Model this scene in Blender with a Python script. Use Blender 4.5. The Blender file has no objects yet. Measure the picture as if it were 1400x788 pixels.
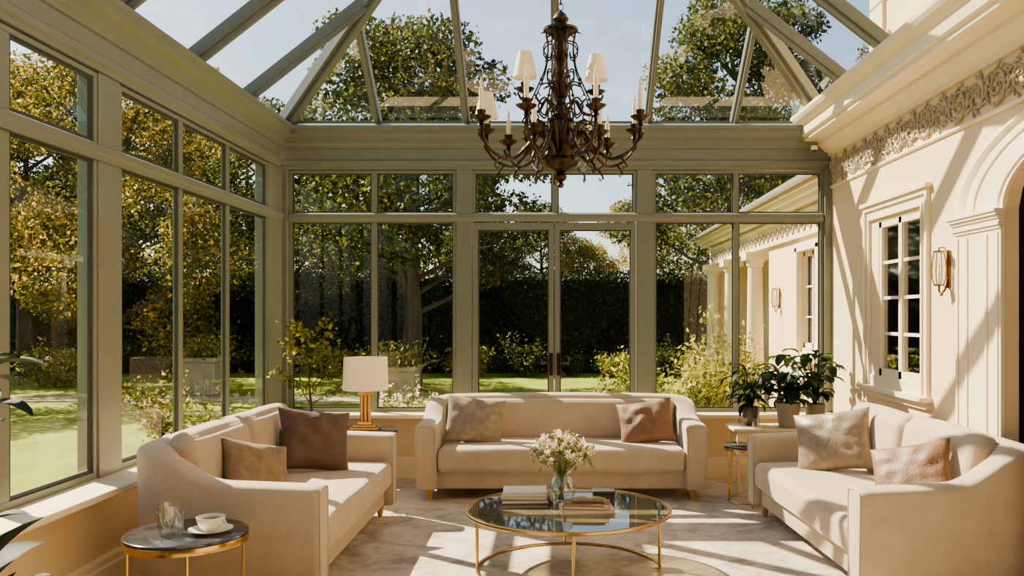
import bpy, bmesh, math, random
import numpy as np
from mathutils import Vector, Matrix, noise as mnoise
random.seed(7); rng=np.random.default_rng(7)
pi=math.pi; S=bpy.context.scene; COL=S.collection

def C(r,g,b):
    def f(x):
        x/=255.0
        return x/12.92 if x<=.04045 else ((x+.055)/1.055)**2.4
    return (f(r),f(g),f(b),1.0)

# ---------------------------------------------------------------- materials
def newmat(name):
    m=bpy.data.materials.new(name); m.use_nodes=True
    return m,m.node_tree,m.node_tree.nodes['Principled BSDF']
def mat(name,col,rough=.6,metal=0,var=0,vscale=5,bump=0,bscale=60,sheen=0,spec=.5,detail=4,stretch=None):
    m,t,b=newmat(name); N=t.nodes; L=t.links
    b.inputs['Base Color'].default_value=col; b.inputs['Roughness'].default_value=rough
    b.inputs['Metallic'].default_value=metal; b.inputs['Specular IOR Level'].default_value=spec
    if sheen: b.inputs['Sheen Weight'].default_value=sheen; b.inputs['Sheen Roughness'].default_value=.4; b.inputs['Sheen Tint'].default_value=(1,.92,.8,1)
    tc=N.new('ShaderNodeTexCoord'); src=tc.outputs['Object']
    if stretch:
        mp=N.new('ShaderNodeMapping'); mp.inputs['Scale'].default_value=stretch; L.new(src,mp.inputs[0]); src=mp.outputs[0]
    if var:
        n=N.new('ShaderNodeTexNoise'); n.inputs['Scale'].default_value=vscale; n.inputs['Detail'].default_value=detail
        L.new(src,n.inputs['Vector'])
        r=N.new('ShaderNodeValToRGB'); r.color_ramp.elements[0].position=.3; r.color_ramp.elements[1].position=.7
        r.color_ramp.elements[0].color=tuple(x*(1-var) for x in col[:3])+(1,)
        r.color_ramp.elements[1].color=tuple(min(1,x*(1+var)) for x in col[:3])+(1,)
        L.new(n.outputs[0],r.inputs[0]); L.new(r.outputs[0],b.inputs['Base Color'])
    if bump:
        n2=N.new('ShaderNodeTexNoise'); n2.inputs['Scale'].default_value=bscale; n2.inputs['Detail'].default_value=3
        L.new(src,n2.inputs['Vector'])
        bp=N.new('ShaderNodeBump'); bp.inputs['Strength'].default_value=bump; bp.inputs['Distance'].default_value=.01
        L.new(n2.outputs[0],bp.inputs['Height']); L.new(bp.outputs[0],b.inputs['Normal'])
    return m
def leafmat(name,c1,c2,c3=None,trans=.45,nscale=.6):
    m=bpy.data.materials.new(name); m.use_nodes=True; t=m.node_tree; N=t.nodes; L=t.links; N.clear()
    out=N.new('ShaderNodeOutputMaterial'); g=N.new('ShaderNodeNewGeometry'); tc=N.new('ShaderNodeTexCoord')
    n=N.new('ShaderNodeTexNoise'); n.inputs['Scale'].default_value=nscale; L.new(tc.outputs['Object'],n.inputs['Vector'])
    a=N.new('ShaderNodeMath'); a.operation='MULTIPLY'; a.inputs[1].default_value=.42; L.new(g.outputs['Random Per Island'],a.inputs[0])
    s=N.new('ShaderNodeMath'); s.operation='MULTIPLY_ADD'; s.inputs[1].default_value=1.0; L.new(n.outputs[0],s.inputs[0]); L.new(a.outputs[0],s.inputs[2])
    r=N.new('ShaderNodeValToRGB'); e=r.color_ramp.elements; e[0].position=.4; e[0].color=c1; e[1].position=1.0; e[1].color=c3 or c2
    if c3: x=e.new(.72); x.color=c2
    L.new(s.outputs[0],r.inputs[0])
    d=N.new('ShaderNodeBsdfPrincipled'); d.inputs['Roughness'].default_value=.6; d.inputs['Specular IOR Level'].default_value=.12; L.new(r.outputs[0],d.inputs['Base Color'])
    tr=N.new('ShaderNodeBsdfTranslucent'); L.new(r.outputs[0],tr.inputs[0])
    mx=N.new('ShaderNodeMixShader'); mx.inputs[0].default_value=trans; L.new(d.outputs[0],mx.inputs[1]); L.new(tr.outputs[0],mx.inputs[2])
    L.new(mx.outputs[0],out.inputs[0]); return m
def glassmat(name,tint=(1,1,1,1),base=.04,edge=.6,rough=0.0):
    m=bpy.data.materials.new(name); m.use_nodes=True; t=m.node_tree; N=t.nodes; L=t.links; N.clear()
    out=N.new('ShaderNodeOutputMaterial'); lw=N.new('ShaderNodeLayerWeight'); lw.inputs[0].default_value=.5
    p=N.new('ShaderNodeMath'); p.operation='POWER'; p.inputs[1].default_value=4; L.new(lw.outputs['Facing'],p.inputs[0])
    s=N.new('ShaderNodeMath'); s.operation='MULTIPLY_ADD'; s.inputs[1].default_value=edge; s.inputs[2].default_value=base; L.new(p.outputs[0],s.inputs[0])
    tr=N.new('ShaderNodeBsdfTransparent'); tr.inputs[0].default_value=tint
    gl=N.new('ShaderNodeBsdfGlossy'); gl.inputs['Roughness'].default_value=rough
    mx=N.new('ShaderNodeMixShader'); L.new(s.outputs[0],mx.inputs[0]); L.new(tr.outputs[0],mx.inputs[1]); L.new(gl.outputs[0],mx.inputs[2])
    L.new(mx.outputs[0],out.inputs[0]); return m

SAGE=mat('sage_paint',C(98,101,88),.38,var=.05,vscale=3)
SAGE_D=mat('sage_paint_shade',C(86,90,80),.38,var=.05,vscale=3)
CREAM=mat('cream_stucco',C(212,186,144),.75,var=.05,vscale=2,bump=.15,bscale=50)
WHITE=mat('ivory_paint',C(222,203,168),.5,var=.03,vscale=3)
ENDW=mat('darkened_end_wall',C(46,38,30),.8,var=.1,spec=.1)  # end wall behind camera, darkened so the glass reflects less of it
FRZ=mat('aged_plaster_relief',C(150,136,112),.7,var=.2,vscale=12)
FLOORM=mat('limestone_floor',C(184,168,144),.45,var=.08,vscale=3)
GLASS=glassmat('window_glass',(.95,.975,.95,1),.025,.5)
ROOFG=glassmat('roof_glass',(.93,.96,.96,1),.09,.6)
PANEG=glassmat('house_window_glass',(.6,.6,.56,1),.5,.5,.04)
VELVET=mat('greige_velvet',C(166,145,119),.85,var=.08,vscale=7,bump=.12,bscale=160,sheen=.4)
BRASS=mat('polished_brass',C(186,145,76),.22,1)
ABRASS=mat('antique_brass',C(48,36,24),.35,1,var=.2,vscale=20)
ABRASS2=mat('brushed_brass',C(136,94,44),.3,1)
BRONZE=mat('aged_bronze',C(54,40,24),.28,.85,var=.6,vscale=14)
WOODF=mat('oak_foot',C(190,140,72),.4,.3)
MARBLE=mat('dark_marble',C(50,48,48),.12,var=.5,vscale=9,detail=8)
TABLEG=glassmat('smoked_glass',(.52,.51,.42,1),.10,.55,.03)
CLEAR=glassmat('clear_glass',(.90,.93,.92,1),.10,.8,.03)
CRYS=glassmat('crystal_glass',(.92,.94,.93,1),.14,.9,.02)
SHADE=mat('linen_shade',C(232,212,174),.8,bump=.1,bscale=200)
SHADE.node_tree.nodes['Principled BSDF'].inputs['Emission Color'].default_value=C(255,216,155)
SHADE.node_tree.nodes['Principled BSDF'].inputs['Emission Strength'].default_value=.22
IVORY=mat('ivory_wax',C(236,220,184),.5)
PORC=mat('porcelain',C(232,222,204),.2)
COFFEE=mat('coffee',C(60,35,20),.1)
DARK=mat('dark_leather',C(40,30,24),.4)
PAGES=mat('paper_pages',C(222,206,176),.8,var=.08,vscale=3,stretch=(1,1,300))
BARK=mat('bark',C(56,47,36),.9,var=.4,vscale=6,bump=.6,bscale=12,stretch=(1,1,.2))
SOIL=mat('soil',C(50,36,25),.95,bump=.5,bscale=50)
STONE=mat('garden_stone',C(165,150,122),.8,var=.15,vscale=4,bump=.3,bscale=20)
TILE=mat('slate_roof',C(78,64,52),.7,var=.3,vscale=9,bump=.3,bscale=12)
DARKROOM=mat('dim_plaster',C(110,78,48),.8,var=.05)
TERRA=mat('dark_ceramic',C(58,46,38),.35)
CERA=mat('pale_ceramic',C(138,124,104),.5,var=.1,vscale=8)

def rugmat():
    m,t,b=newmat('faded_rug'); N=t.nodes; L=t.links
    tc=N.new('ShaderNodeTexCoord'); w=N.new('ShaderNodeTexNoise'); w.inputs['Scale'].default_value=2.6; w.inputs['Detail'].default_value=8; w.inputs['Distortion'].default_value=1.2
    L.new(tc.outputs['Object'],w.inputs['Vector'])
    v=N.new('ShaderNodeTexNoise'); v.inputs['Scale'].default_value=16; v.inputs['Detail'].default_value=6; L.new(tc.outputs['Object'],v.inputs['Vector'])
    a=N.new('ShaderNodeMath'); a.operation='MULTIPLY_ADD'; a.inputs[1].default_value=.4; L.new(v.outputs[0],a.inputs[0]); L.new(w.outputs[0],a.inputs[2])
    r=N.new('ShaderNodeValToRGB'); e=r.color_ramp.elements; e[0].position=.52; e[0].color=C(144,129,110); e[1].position=.85; e[1].color=C(200,185,160)
    x=e.new(.66); x.color=C(172,157,137)
    L.new(a.outputs[0],r.inputs[0]); L.new(r.outputs[0],b.inputs['Base Color']); b.inputs['Roughness'].default_value=.95
    f=N.new('ShaderNodeTexNoise'); f.inputs['Scale'].default_value=220; L.new(tc.outputs['Object'],f.inputs['Vector'])
    bp=N.new('ShaderNodeBump'); bp.inputs['Strength'].default_value=.4; bp.inputs['Distance'].default_value=.01
    L.new(f.outputs[0],bp.inputs['Height']); L.new(bp.outputs[0],b.inputs['Normal']); return m
RUGM=rugmat()
LAWN=mat('lawn_grass',C(118,130,26),.9,var=.3,vscale=1.2,bump=.8,bscale=40,detail=10,spec=.1)
L_TREE=leafmat('tree_leaves',C(18,28,8),C(48,60,18),C(128,124,42),.42,.5)  # bright end of the ramp paints golden sun highlights on the leaves
L_GOLD=leafmat('sunlit_gold_leaves',C(40,48,12),C(100,98,28),C(214,172,62),.5,.6)  # glow of backlit foliage put into the leaf colour as gold
L_HEDGE=leafmat('hedge_leaves',C(14,28,8),C(26,46,14),C(54,74,24),.1,.5)  # greens darkened to put the hedge front's shade into the colour
L_SHRUB=leafmat('shrub_leaves',C(50,62,16),C(122,122,36),C(206,186,80),.5,2)
L_PLANT=leafmat('houseplant_leaves',C(14,30,8),C(30,52,14),C(70,90,28),.3,3)
L_FICUS=leafmat('young_tree_leaves',C(50,64,10),C(104,108,22),C(176,160,50),.5,4)
L_DARKL=leafmat('dark_glossy_leaves',C(14,24,12),C(26,40,18),None,.15,3)
L_FLOW=leafmat('white_petals',C(225,208,168),C(250,236,208),None,.3,5)
L_BOUQ=leafmat('bouquet_leaves',C(90,102,42),C(150,150,76),None,.4,8)

# ---------------------------------------------------------------- mesh builder
class MB:
    def __init__(s): s.v=[]; s.f=[]
    def add(s,v,f,M=None):
        o=len(s.v)
        s.v+= [tuple(M@Vector(p)) for p in v] if M else [tuple(p) for p in v]
        s.f+= [tuple(i+o for i in q) for q in f]; return s
    def box(s,x0,x1,y0,y1,z0,z1,M=None):
        v=[(x0,y0,z0),(x1,y0,z0),(x1,y1,z0),(x0,y1,z0),(x0,y0,z1),(x1,y0,z1),(x1,y1,z1),(x0,y1,z1)]
        return s.add(v,[(0,3,2,1),(4,5,6,7),(0,1,5,4),(1,2,6,5),(2,3,7,6),(3,0,4,7)],M)
    def lathe(s,prof,n=32,c=(0,0,0),M=None,cap=True):
        v=[];f=[]
        for r,z in prof:
            for i in range(n):
                a=2*pi*i/n; v.append((c[0]+r*math.cos(a),c[1]+r*math.sin(a),c[2]+z))
        for j in range(len(prof)-1):
            for i in range(n):
                k=(i+1)%n; f.append((j*n+i,j*n+k,(j+1)*n+k,(j+1)*n+i))
        if cap:
            if prof[0][0]>1e-4: f.append(tuple(reversed(range(n))))
            if prof[-1][0]>1e-4: f.append(tuple((len(prof)-1)*n+i for i in range(n)))
        return s.add(v,f,M)
    def tube(s,pts,r,n=8,closed=False,M=None):
        P=[Vector(p) for p in pts]; m=len(P); R=r if isinstance(r,(list,tuple)) else [r]*m
        v=[];f=[]
        T=[]
        for i in range(m):
            a=P[(i-1)%m] if (closed or i>0) else P[i]; b=P[(i+1)%m] if (closed or i<m-1) else P[i]
            d=(b-a); T.append(d.normalized() if d.length>1e-9 else Vector((0,0,1)))
        up=Vector((0,0,1)) if abs(T[0].z)<.9 else Vector((1,0,0))
        nrm=(up-T[0]*up.dot(T[0])).normalized()
        for i in range(m):
            nrm=nrm-T[i]*nrm.dot(T[i])
            if nrm.length<1e-6: nrm=T[i].orthogonal()
            nrm.normalize(); bi=T[i].cross(nrm)
            for k in range(n):
                a=2*pi*k/n; v.append(P[i]+(nrm*math.cos(a)+bi*math.sin(a))*R[i])
        for i in range(m if closed else m-1):
            j=(i+1)%m
            for k in range(n):
                l=(k+1)%n; f.append((i*n+k,i*n+l,j*n+l,j*n+k))
        if not closed:
            f.append(tuple(reversed(range(n)))); f.append(tuple((m-1)*n+k for k in range(n)))
        return s.add(v,f,M)
    def beam(s,p0,p1,w,h):
        a=Vector(p0);b=Vector(p1);d=(b-a).normalized(); side=d.cross(Vector((0,0,1))).normalized(); up=side.cross(d)
        v=[]
        for p in(a,b):
            for sx,sz in((-1,-1),(1,-1),(1,1),(-1,1)): v.append(p+side*sx*w/2+up*sz*h/2)
        return s.add(v,[(3,2,1,0),(4,5,6,7),(0,1,5,4),(1,2,6,5),(2,3,7,6),(3,0,4,7)])
    def torus(s,R,r,c=(0,0,0),n=64,k=10,M=None):
        return s.tube([(c[0]+R*math.cos(2*pi*i/n),c[1]+R*math.sin(2*pi*i/n),c[2]) for i in range(n)],r,k,True,M)
    def sphere(s,c,r,n=10,sz=1,M=None):
        return s.lathe([(max(1e-4,r*math.sin(pi*j/n)),-r*sz*math.cos(pi*j/n)) for j in range(n+1)],n*2,c,M,False)
    def build(s,name,m,parent=None,loc=(0,0,0),rot=(0,0,0),smooth=True,bevel=0,ang=35,kind=None,recalc=True):
        me=bpy.data.meshes.new(name); me.from_pydata(s.v,[],s.f); me.update()
        if recalc:
            bm=bmesh.new(); bm.from_mesh(me); bmesh.ops.recalc_face_normals(bm,faces=bm.faces); bm.to_mesh(me); bm.free()
        me.materials.append(m)
        if smooth:
            me.polygons.foreach_set('use_smooth',[True]*len(me.polygons)); me.set_sharp_from_angle(angle=math.radians(ang))
        o=bpy.data.objects.new(name,me); COL.objects.link(o); o.location=loc; o.rotation_euler=rot
        if parent: o.parent=parent
        if bevel:
            b=o.modifiers.new('b','BEVEL'); b.width=bevel; b.segments=2; b.limit_method='ANGLE'
        if kind: o['kind']=kind
        return o
def B(*boxes):
    m=MB()
    for b in boxes: m.box(*b)
    return m
def empty(name,loc,rz=0,scale=1):
    o=bpy.data.objects.new(name,None); COL.objects.link(o); o.location=loc; o.rotation_euler=(0,0,rz); o.scale=(scale,)*3; o.empty_display_size=.1; return o
def tag(o,label,cat,group=None,kind=None):
    o['label']=label; o['category']=cat
    if group: o['group']=group
    if kind: o['kind']=kind
    return o
def struct(o,label,cat='room structure'):
    return tag(o,label,cat,kind='structure')
def clone(root,loc,rz=0,scale=None):
    n=root.copy(); COL.objects.link(n); n.location=loc; n.rotation_euler=(0,0,rz)
    if scale is not None: n.scale=scale if hasattr(scale,'__len__') else (scale,)*3
    def rec(a,b):
        for c in a.children:
            d=c.copy(); COL.objects.link(d); d.parent=b; rec(c,d)
    rec(root,n); return n

def leafcloud(P,L,wr=.5,name='leaves',m=None,parent=None,droop=0,Lvar=.35,upbias=0):
    P=np.asarray(P,float); n=len(P)
    d=rng.normal(size=(n,3)); d[:,2]-=droop; d/=np.linalg.norm(d,axis=1)[:,None]
    e=rng.normal(size=(n,3)); e[:,2]*=(1-upbias); e-=d*(e*d).sum(1)[:,None]; e/=np.linalg.norm(e,axis=1)[:,None]
    l=(L*(1+Lvar*rng.uniform(-1,1,n)))[:,None]
    nn=np.cross(d,e)
    a=P; b=P+d*l*.45+e*l*wr/2+nn*l*.06; c=P+d*l; dd=P+d*l*.45-e*l*wr/2+nn*l*.06
    V=np.stack([a,b,c,dd],1).reshape(-1,3)
    me=bpy.data.meshes.new(name); me.vertices.add(4*n); me.vertices.foreach_set('co',V.ravel())
    me.loops.add(4*n); me.loops.foreach_set('vertex_index',np.arange(4*n)); me.polygons.add(n)
    me.polygons.foreach_set('loop_start',np.arange(n)*4); me.update(calc_edges=True); me.validate()
    if m: me.materials.append(m)
    o=bpy.data.objects.new(name,me); COL.objects.link(o)
    if parent: o.parent=parent
    return o

def big_leaf(mb,base,azim,length,width,elev,droop,fold=.15):
    base=Vector(base); n=8; p=base.copy(); e=elev; st=length/n
    h=Vector((math.cos(azim),math.sin(azim),0)); side=Vector((-math.sin(azim),math.cos(azim),0))
    v=[];f=[]
    for i in range(n+1):
        t=i/n; w=width/2*math.sin(pi*min(1,t*.93+.05))**.8 if i<n else .001
        up=Vector((-h.x*math.sin(e),-h.y*math.sin(e),math.cos(e)))
        v+= [p-side*w+up*w*fold*2,p,p+side*w+up*w*fold*2]
        p=p+(h*math.cos(e)+Vector((0,0,1))*math.sin(e))*st; e-=droop/n
    for i in range(n):
        a=i*3; f+=[(a,a+1,a+4,a+3),(a+1,a+2,a+5,a+4)]
    mb.add(v,f)

# ---------------------------------------------------------------- ROOM SHELL
XL,XR,YB,YF=-2.70,2.70,8.65,-1.2
ZS,ZT0,ZT1,ZH=.64,2.50,2.60,3.01
o=B((XL-.2,XR+.08,YF-.2,YB+.2,-.1,0)).build('floor',FLOORM,smooth=False); struct(o,'pale limestone floor of the conservatory','floor')
o=B((XL-.15,-.9,YB-.03,YB+.15,0,.60)).build('wall_back',CREAM,smooth=False); struct(o,'low cream plaster wall under the garden windows','wall')
o=B((.9,XR+.0,YB-.03,YB+.15,0,.60)).build('wall_back_low',CREAM,smooth=False); struct(o,'low cream plaster wall under the garden windows','wall')
m=B((XL-.15,XL+.06,YF,YB,0,.60))
o=m.build('wall_left',CREAM,smooth=False); struct(o,'low cream plaster wall under the side windows','wall')
def sill(x0,x1,y0,y1,name,lab):
    o=B((x0,x1,y0,y1,.60,.64)).build(name,WHITE,bevel=.008); struct(o,lab,'window sill')
sill(XL-.05,-.83,YB-.27,YB+.02,'trim_2','ivory painted window sill ledge')
sill(.83,XR-.0,YB-.27,YB+.02,'trim_3','ivory painted window sill ledge')
sill(XL-.05,XL+.28,YF,YB-.27,'trim_4','sunlit ivory window sill ledge along the side wall')
def sweep_prof(prof,axis,a0,a1,name,m,lab,sgn=1,miter=True):
    mb=MB(); n=len(prof); v=[];f=[]
    for k,t in enumerate((a0,a1)):
        for off,z in prof:
            if axis=='x': v.append((t,YB-off,z))
            elif axis=='l': v.append((XL+off,t,z))
            else: v.append((XR-off,t,z))
    for i in range(n):
        j=(i+1)%n; f.append((i,j,n+j,n+i))
    f.append(tuple(range(n))); f.append(tuple(range(2*n-1,n-1,-1)))
    mb.add(v,f); o=mb.build(name,m,smooth=False); struct(o,lab,'trim'); return o
base=[(0,0),(.05,0),(.05,.14),(.035,.15),(.03,.18),(.015,.20),(0,.20)]
bs=[(x+.03,z) for x,z in base]
sweep_prof(bs,'x',XL+.05,-.9,'baseboard_back',WHITE,'white moulded baseboard')
sweep_prof(bs,'x',.9,XR-.0,'baseboard_back_low',WHITE,'white moulded baseboard')
sweep_prof([(x+.06,z) for x,z in base],'l',YF,YB-.03,'baseboard_left',WHITE,'white moulded baseboard')
sweep_prof(base,'r',5.9,YB-.03,'baseboard_right',WHITE,'white moulded baseboard')

LINT=[(-.12,3.02),(.04,3.02),(.04,3.05),(.06,3.065),(.06,3.105),(.04,3.12),(.04,3.22),(.055,3.225),(.055,3.25),(.075,3.275),(.075,3.30),(.11,3.325),(.14,3.35),(.14,3.385),(.165,3.40),(.165,3.43),(.10,3.46),(-.12,3.46)]
sweep_prof(LINT,'x',XL-.1,XR,'trim_5',SAGE,'sage green moulded beam over the garden windows')
sweep_prof(LINT,'l',YF,YB-.165,'trim_6',SAGE,'sage green moulded beam over the side windows')

def posts(name,boxes,lab):
    o=B(*boxes).build(name,SAGE,bevel=.006); struct(o,lab,'window post')
pz=(.64,3.02)
posts('trim_7',[(XL-.10,XL+.075,YB-.075,YB+.10,*pz)],'sage green corner post')
posts('trim_8',[(-.975,-.825,YB-.05,YB+.10,0,3.02)],'sage green post beside the garden door')
posts('trim_9',[(.795,.945,YB-.05,YB+.10,0,3.02)],'sage green post beside the garden door')
posts('trim_10',[(XR-.07,XR+.06,YB-.075,YB+.10,*pz)],'sage green post against the house wall')
for i,(a,b) in enumerate(((5.13,5.38),(2.55,2.80),(.1,.35),(8.16,8.57))):
    posts('trim_%d'%(11+i),[(XL-.10,XL+.03,a,b,*pz)],'sage green post between side windows')

GASK=mat('dark_window_gasket',C(30,32,28),.6)
def windowframe(name,axis,bars,rails,a0,a1,z0,z1,lab,fr=.035,dep=(-.03,.03),glass=GLASS,s=.012):
    mb=MB(); gk=MB()
    def bx(a,b,za,zb,d0,d1,M=None):
        M=M or mb
        if axis=='x': M.box(a,b,YB-d1,YB-d0,za,zb)
        else: M.box(XL+d0,XL+d1,a,b,za,zb)
    d0,d1=dep
    bx(a0,a0+fr,z0,z1,d0,d1); bx(a1-fr,a1,z0,z1,d0,d1); bx(a0+fr,a1-fr,z0,z0+fr,d0,d1); bx(a0+fr,a1-fr,z1-fr*.7,z1,d0,d1)
    for c,w in bars: bx(c-w/2,c+w/2,z0+fr,z1-fr*.7,d0+.004,d1-.004)
    for ra,rb in rails: bx(a0+fr*.5,a1-fr*.5,ra,rb,d0-.004,d1+.006)
    xs=[a0+fr]+[q for c,w in bars for q in(c-w/2,c+w/2)]+[a1-fr]
    zs=[z0+fr]+[q for r in rails for q in r]+[z1-fr*.7]
    for i in range(0,len(xs),2):
        for j in range(0,len(zs),2):
            xa,xb,za,zb=xs[i],xs[i+1],zs[j],zs[j+1]; e0,e1=-.006,.008
            for q in((xa,xa+s,za,zb),(xb-s,xb,za,zb),(xa+s,xb-s,za,za+s),(xa+s,xb-s,zb-s,zb)): bx(*q,e0,e1,gk)
    o=mb.build(name,SAGE,smooth=False); struct(o,lab,'window')
    gk.build('glazing_gasket',GASK,parent=o,smooth=False)
    g=MB()
    for i in range(0,len(xs),2):
        for j in range(0,len(zs),2):
            xa,xb,za,zb=xs[i],xs[i+1],zs[j],zs[j+1]
            if axis=='x': g.add([(xa,YB,za),(xb,YB,za),(xb,YB,zb),(xa,YB,zb)],[(0,1,2,3)])
            else: g.add([(XL,xa,za),(XL,xb,za),(XL,xb,zb),(XL,xa,zb)],[(0,1,2,3)])
    g.build('glass_pane',glass,parent=o,smooth=False); return o
R=[(ZT0,ZT1)]
windowframe('window_1','x',[(-1.785,.055)],R,-2.625,-.975,.64,ZH,'sage framed tall garden window with transom')
windowframe('window_2','x',[(1.77,.05)],R,.945,2.63,.64,ZH,'sage framed tall garden window with transom')
windowframe('window_3','x',[(-.01,.055)],[],-.825,.795,2.53,ZH,'sage framed transom light above the garden door')
W=[('window_4',5.38,8.16,[(6.28,.07),(7.18,.075)]),('window_5',2.80,5.13,[(4.27,.08)]),('window_6',.35,2.55,[(1.5,.08)]),('window_7',YF,.1,[])]
for n,a,b,bars in W: windowframe(n,'l',bars,R,a,b,.64,ZH,'sage framed side window with transom lights',fr=.04,dep=(-.03,.02),s=.022)
sweep_prof([(.02,2.50),(.04,2.50),(.04,2.53),(.05,2.545),(.05,2.585),(.02,2.60)],'l',YF,YB-.085,'trim_15',SAGE,'sage green transom rail moulding')
sweep_prof([(.03,2.51),(.055,2.51),(.065,2.545),(.065,2.58),(.03,2.60)],'x',XL+.08,XR-.08,'trim_16',SAGE,'sage green transom rail moulding')

def doorleaf(name,x0,x1,hx,hside):
    root=B((x0,x0+.05,YB-.04,YB+.03,.02,2.5),(x1-.05,x1,YB-.04,YB+.03,.02,2.5),(x0+.05,x1-.05,YB-.04,YB+.03,.02,.30),(x0+.05,x1-.05,YB-.04,YB+.03,2.43,2.5)).build(name,SAGE,smooth=False)
    struct(root,'glazed sage green garden door leaf with lever handle','door')
    B((x0+.05,x0+.062,YB-.02,YB,.3,2.43),(x1-.062,x1-.05,YB-.02,YB,.3,2.43),(x0+.062,x1-.062,YB-.02,YB,2.418,2.43),(x0+.062,x1-.062,YB-.02,YB,.3,.312)).build('glazing_gasket',GASK,parent=root,smooth=False)
    MB().add([(x0+.05,YB-.01,.3),(x1-.05,YB-.01,.3),(x1-.05,YB-.01,2.43),(x0+.05,YB-.01,2.43)],[(0,1,2,3)]).build('glass_pane',GLASS,parent=root,smooth=False)
    h=B((hx-.018,hx+.018,YB-.052,YB-.04,1.0,1.22)); h.tube([(hx,YB-.05,1.13),(hx,YB-.09,1.13),(hx+hside*.02,YB-.095,1.13),(hx+hside*.10,YB-.095,1.13)],.011)
    h.build('door_handle',ABRASS,parent=root)
doorleaf('door_1',-.815,-.02,-.048,-1); doorleaf('door_2',-.012,.785,.026,1)

# ---- glass roof
mS=.786; ZE=3.46; hw=2.72; YE=YB+.03
def zr(t): return ZE+mS*t
ceil=MB()
ceil.beam((0,YE-hw,zr(hw)+.02),(0,YF,zr(hw)+.02),.14,.16)
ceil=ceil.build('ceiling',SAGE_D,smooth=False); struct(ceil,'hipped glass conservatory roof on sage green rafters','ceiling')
g=MB()
apex=(0,YE-hw,zr(hw)); g.add([(-hw,YE,ZE),(hw,YE,ZE),apex],[(0,1,2)])
g.add([(-hw,YE,ZE),(-hw,YF,ZE),(0,YF,zr(hw)),apex],[(0,1,2,3)]); g.add([(hw,YE,ZE),(hw,YF,ZE),(0,YF,zr(hw)),apex],[(0,1,2,3)])
g.build('roof_glass',ROOFG,parent=ceil,smooth=False)
def rafter(p0,p1,w=.07,h=.09):
    m=MB(); m.beam(p0,p1,w,h); a=Vector(p0)+Vector((0,0,-.035)); b=Vector(p1)+Vector((0,0,-.035)); m.beam(a,b,w*.45,h+.035)
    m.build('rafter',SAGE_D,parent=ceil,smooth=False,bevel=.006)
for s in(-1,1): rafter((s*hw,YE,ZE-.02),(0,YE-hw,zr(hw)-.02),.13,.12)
for x in(-1.75,-.88,-.01,.90,1.75):
    t=hw-abs(x); rafter((x,YE,ZE),(x,YE-t,zr(t)))
for y in(7.55,6.45,5.35,4.2,3.1,2.0,.9,-.2):
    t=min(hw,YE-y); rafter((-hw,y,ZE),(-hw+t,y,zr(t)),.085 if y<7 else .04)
for y in(7.55,6.6,5.5,4.4,3.1,2.0,.9,-.2):
    t=min(hw,YE-y); rafter((hw,y,ZE),(hw-t,y,zr(t)),.085 if y<7 else .05)
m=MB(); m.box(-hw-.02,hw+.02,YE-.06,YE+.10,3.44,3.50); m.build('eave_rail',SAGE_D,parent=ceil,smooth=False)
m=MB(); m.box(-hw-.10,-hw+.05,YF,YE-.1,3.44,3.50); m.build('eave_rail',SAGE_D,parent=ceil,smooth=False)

o=MB().add([(-2.9,YF,0),(3,YF,0),(3,YF,3.5),(0,YF,5.7),(-2.9,YF,3.5)],[(0,1,2,3,4)]).build('wall_front',ENDW,smooth=False); struct(o,'unseen end wall darkened to cut glass reflections','wall')

# ---- right house wall
AC,AI,BI,AO,BO,ZA=4.40,.87,.36,1.47,.58,2.24
TH=.08
m=MB(); x0,x1=XR,XR+TH; HT=3.58
wy0,wy1,wz0,wz1=6.46,7.34,1.09,2.37
for b in((YF,AC-AI,0,HT),(AC+AI,wy0,0,HT),(wy0,wy1,0,wz0),(wy0,wy1,wz1,HT),(wy1,YB+.15,0,HT)): m.box(x0,x1,b[0],b[1],b[2],b[3])
n=40
for i in range(n):
    a=AC-AI+2*AI*i/n; b=a+2*AI/n
    f=lambda y: ZA+BI*math.sqrt(max(0,1-((y-AC)/AI)**2))
    za,zb=f(a),f(b); v=[(x0,a,za),(x0,b,zb),(x0,b,HT),(x0,a,HT),(x1,a,za),(x1,b,zb),(x1,b,HT),(x1,a,HT)]
    m.add(v,[(0,1,2,3),(7,6,5,4),(0,4,5,1)])
o=m.build('wall_right',CREAM,smooth=False,recalc=False); struct(o,'cream stucco house wall with arched opening','wall')

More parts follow.
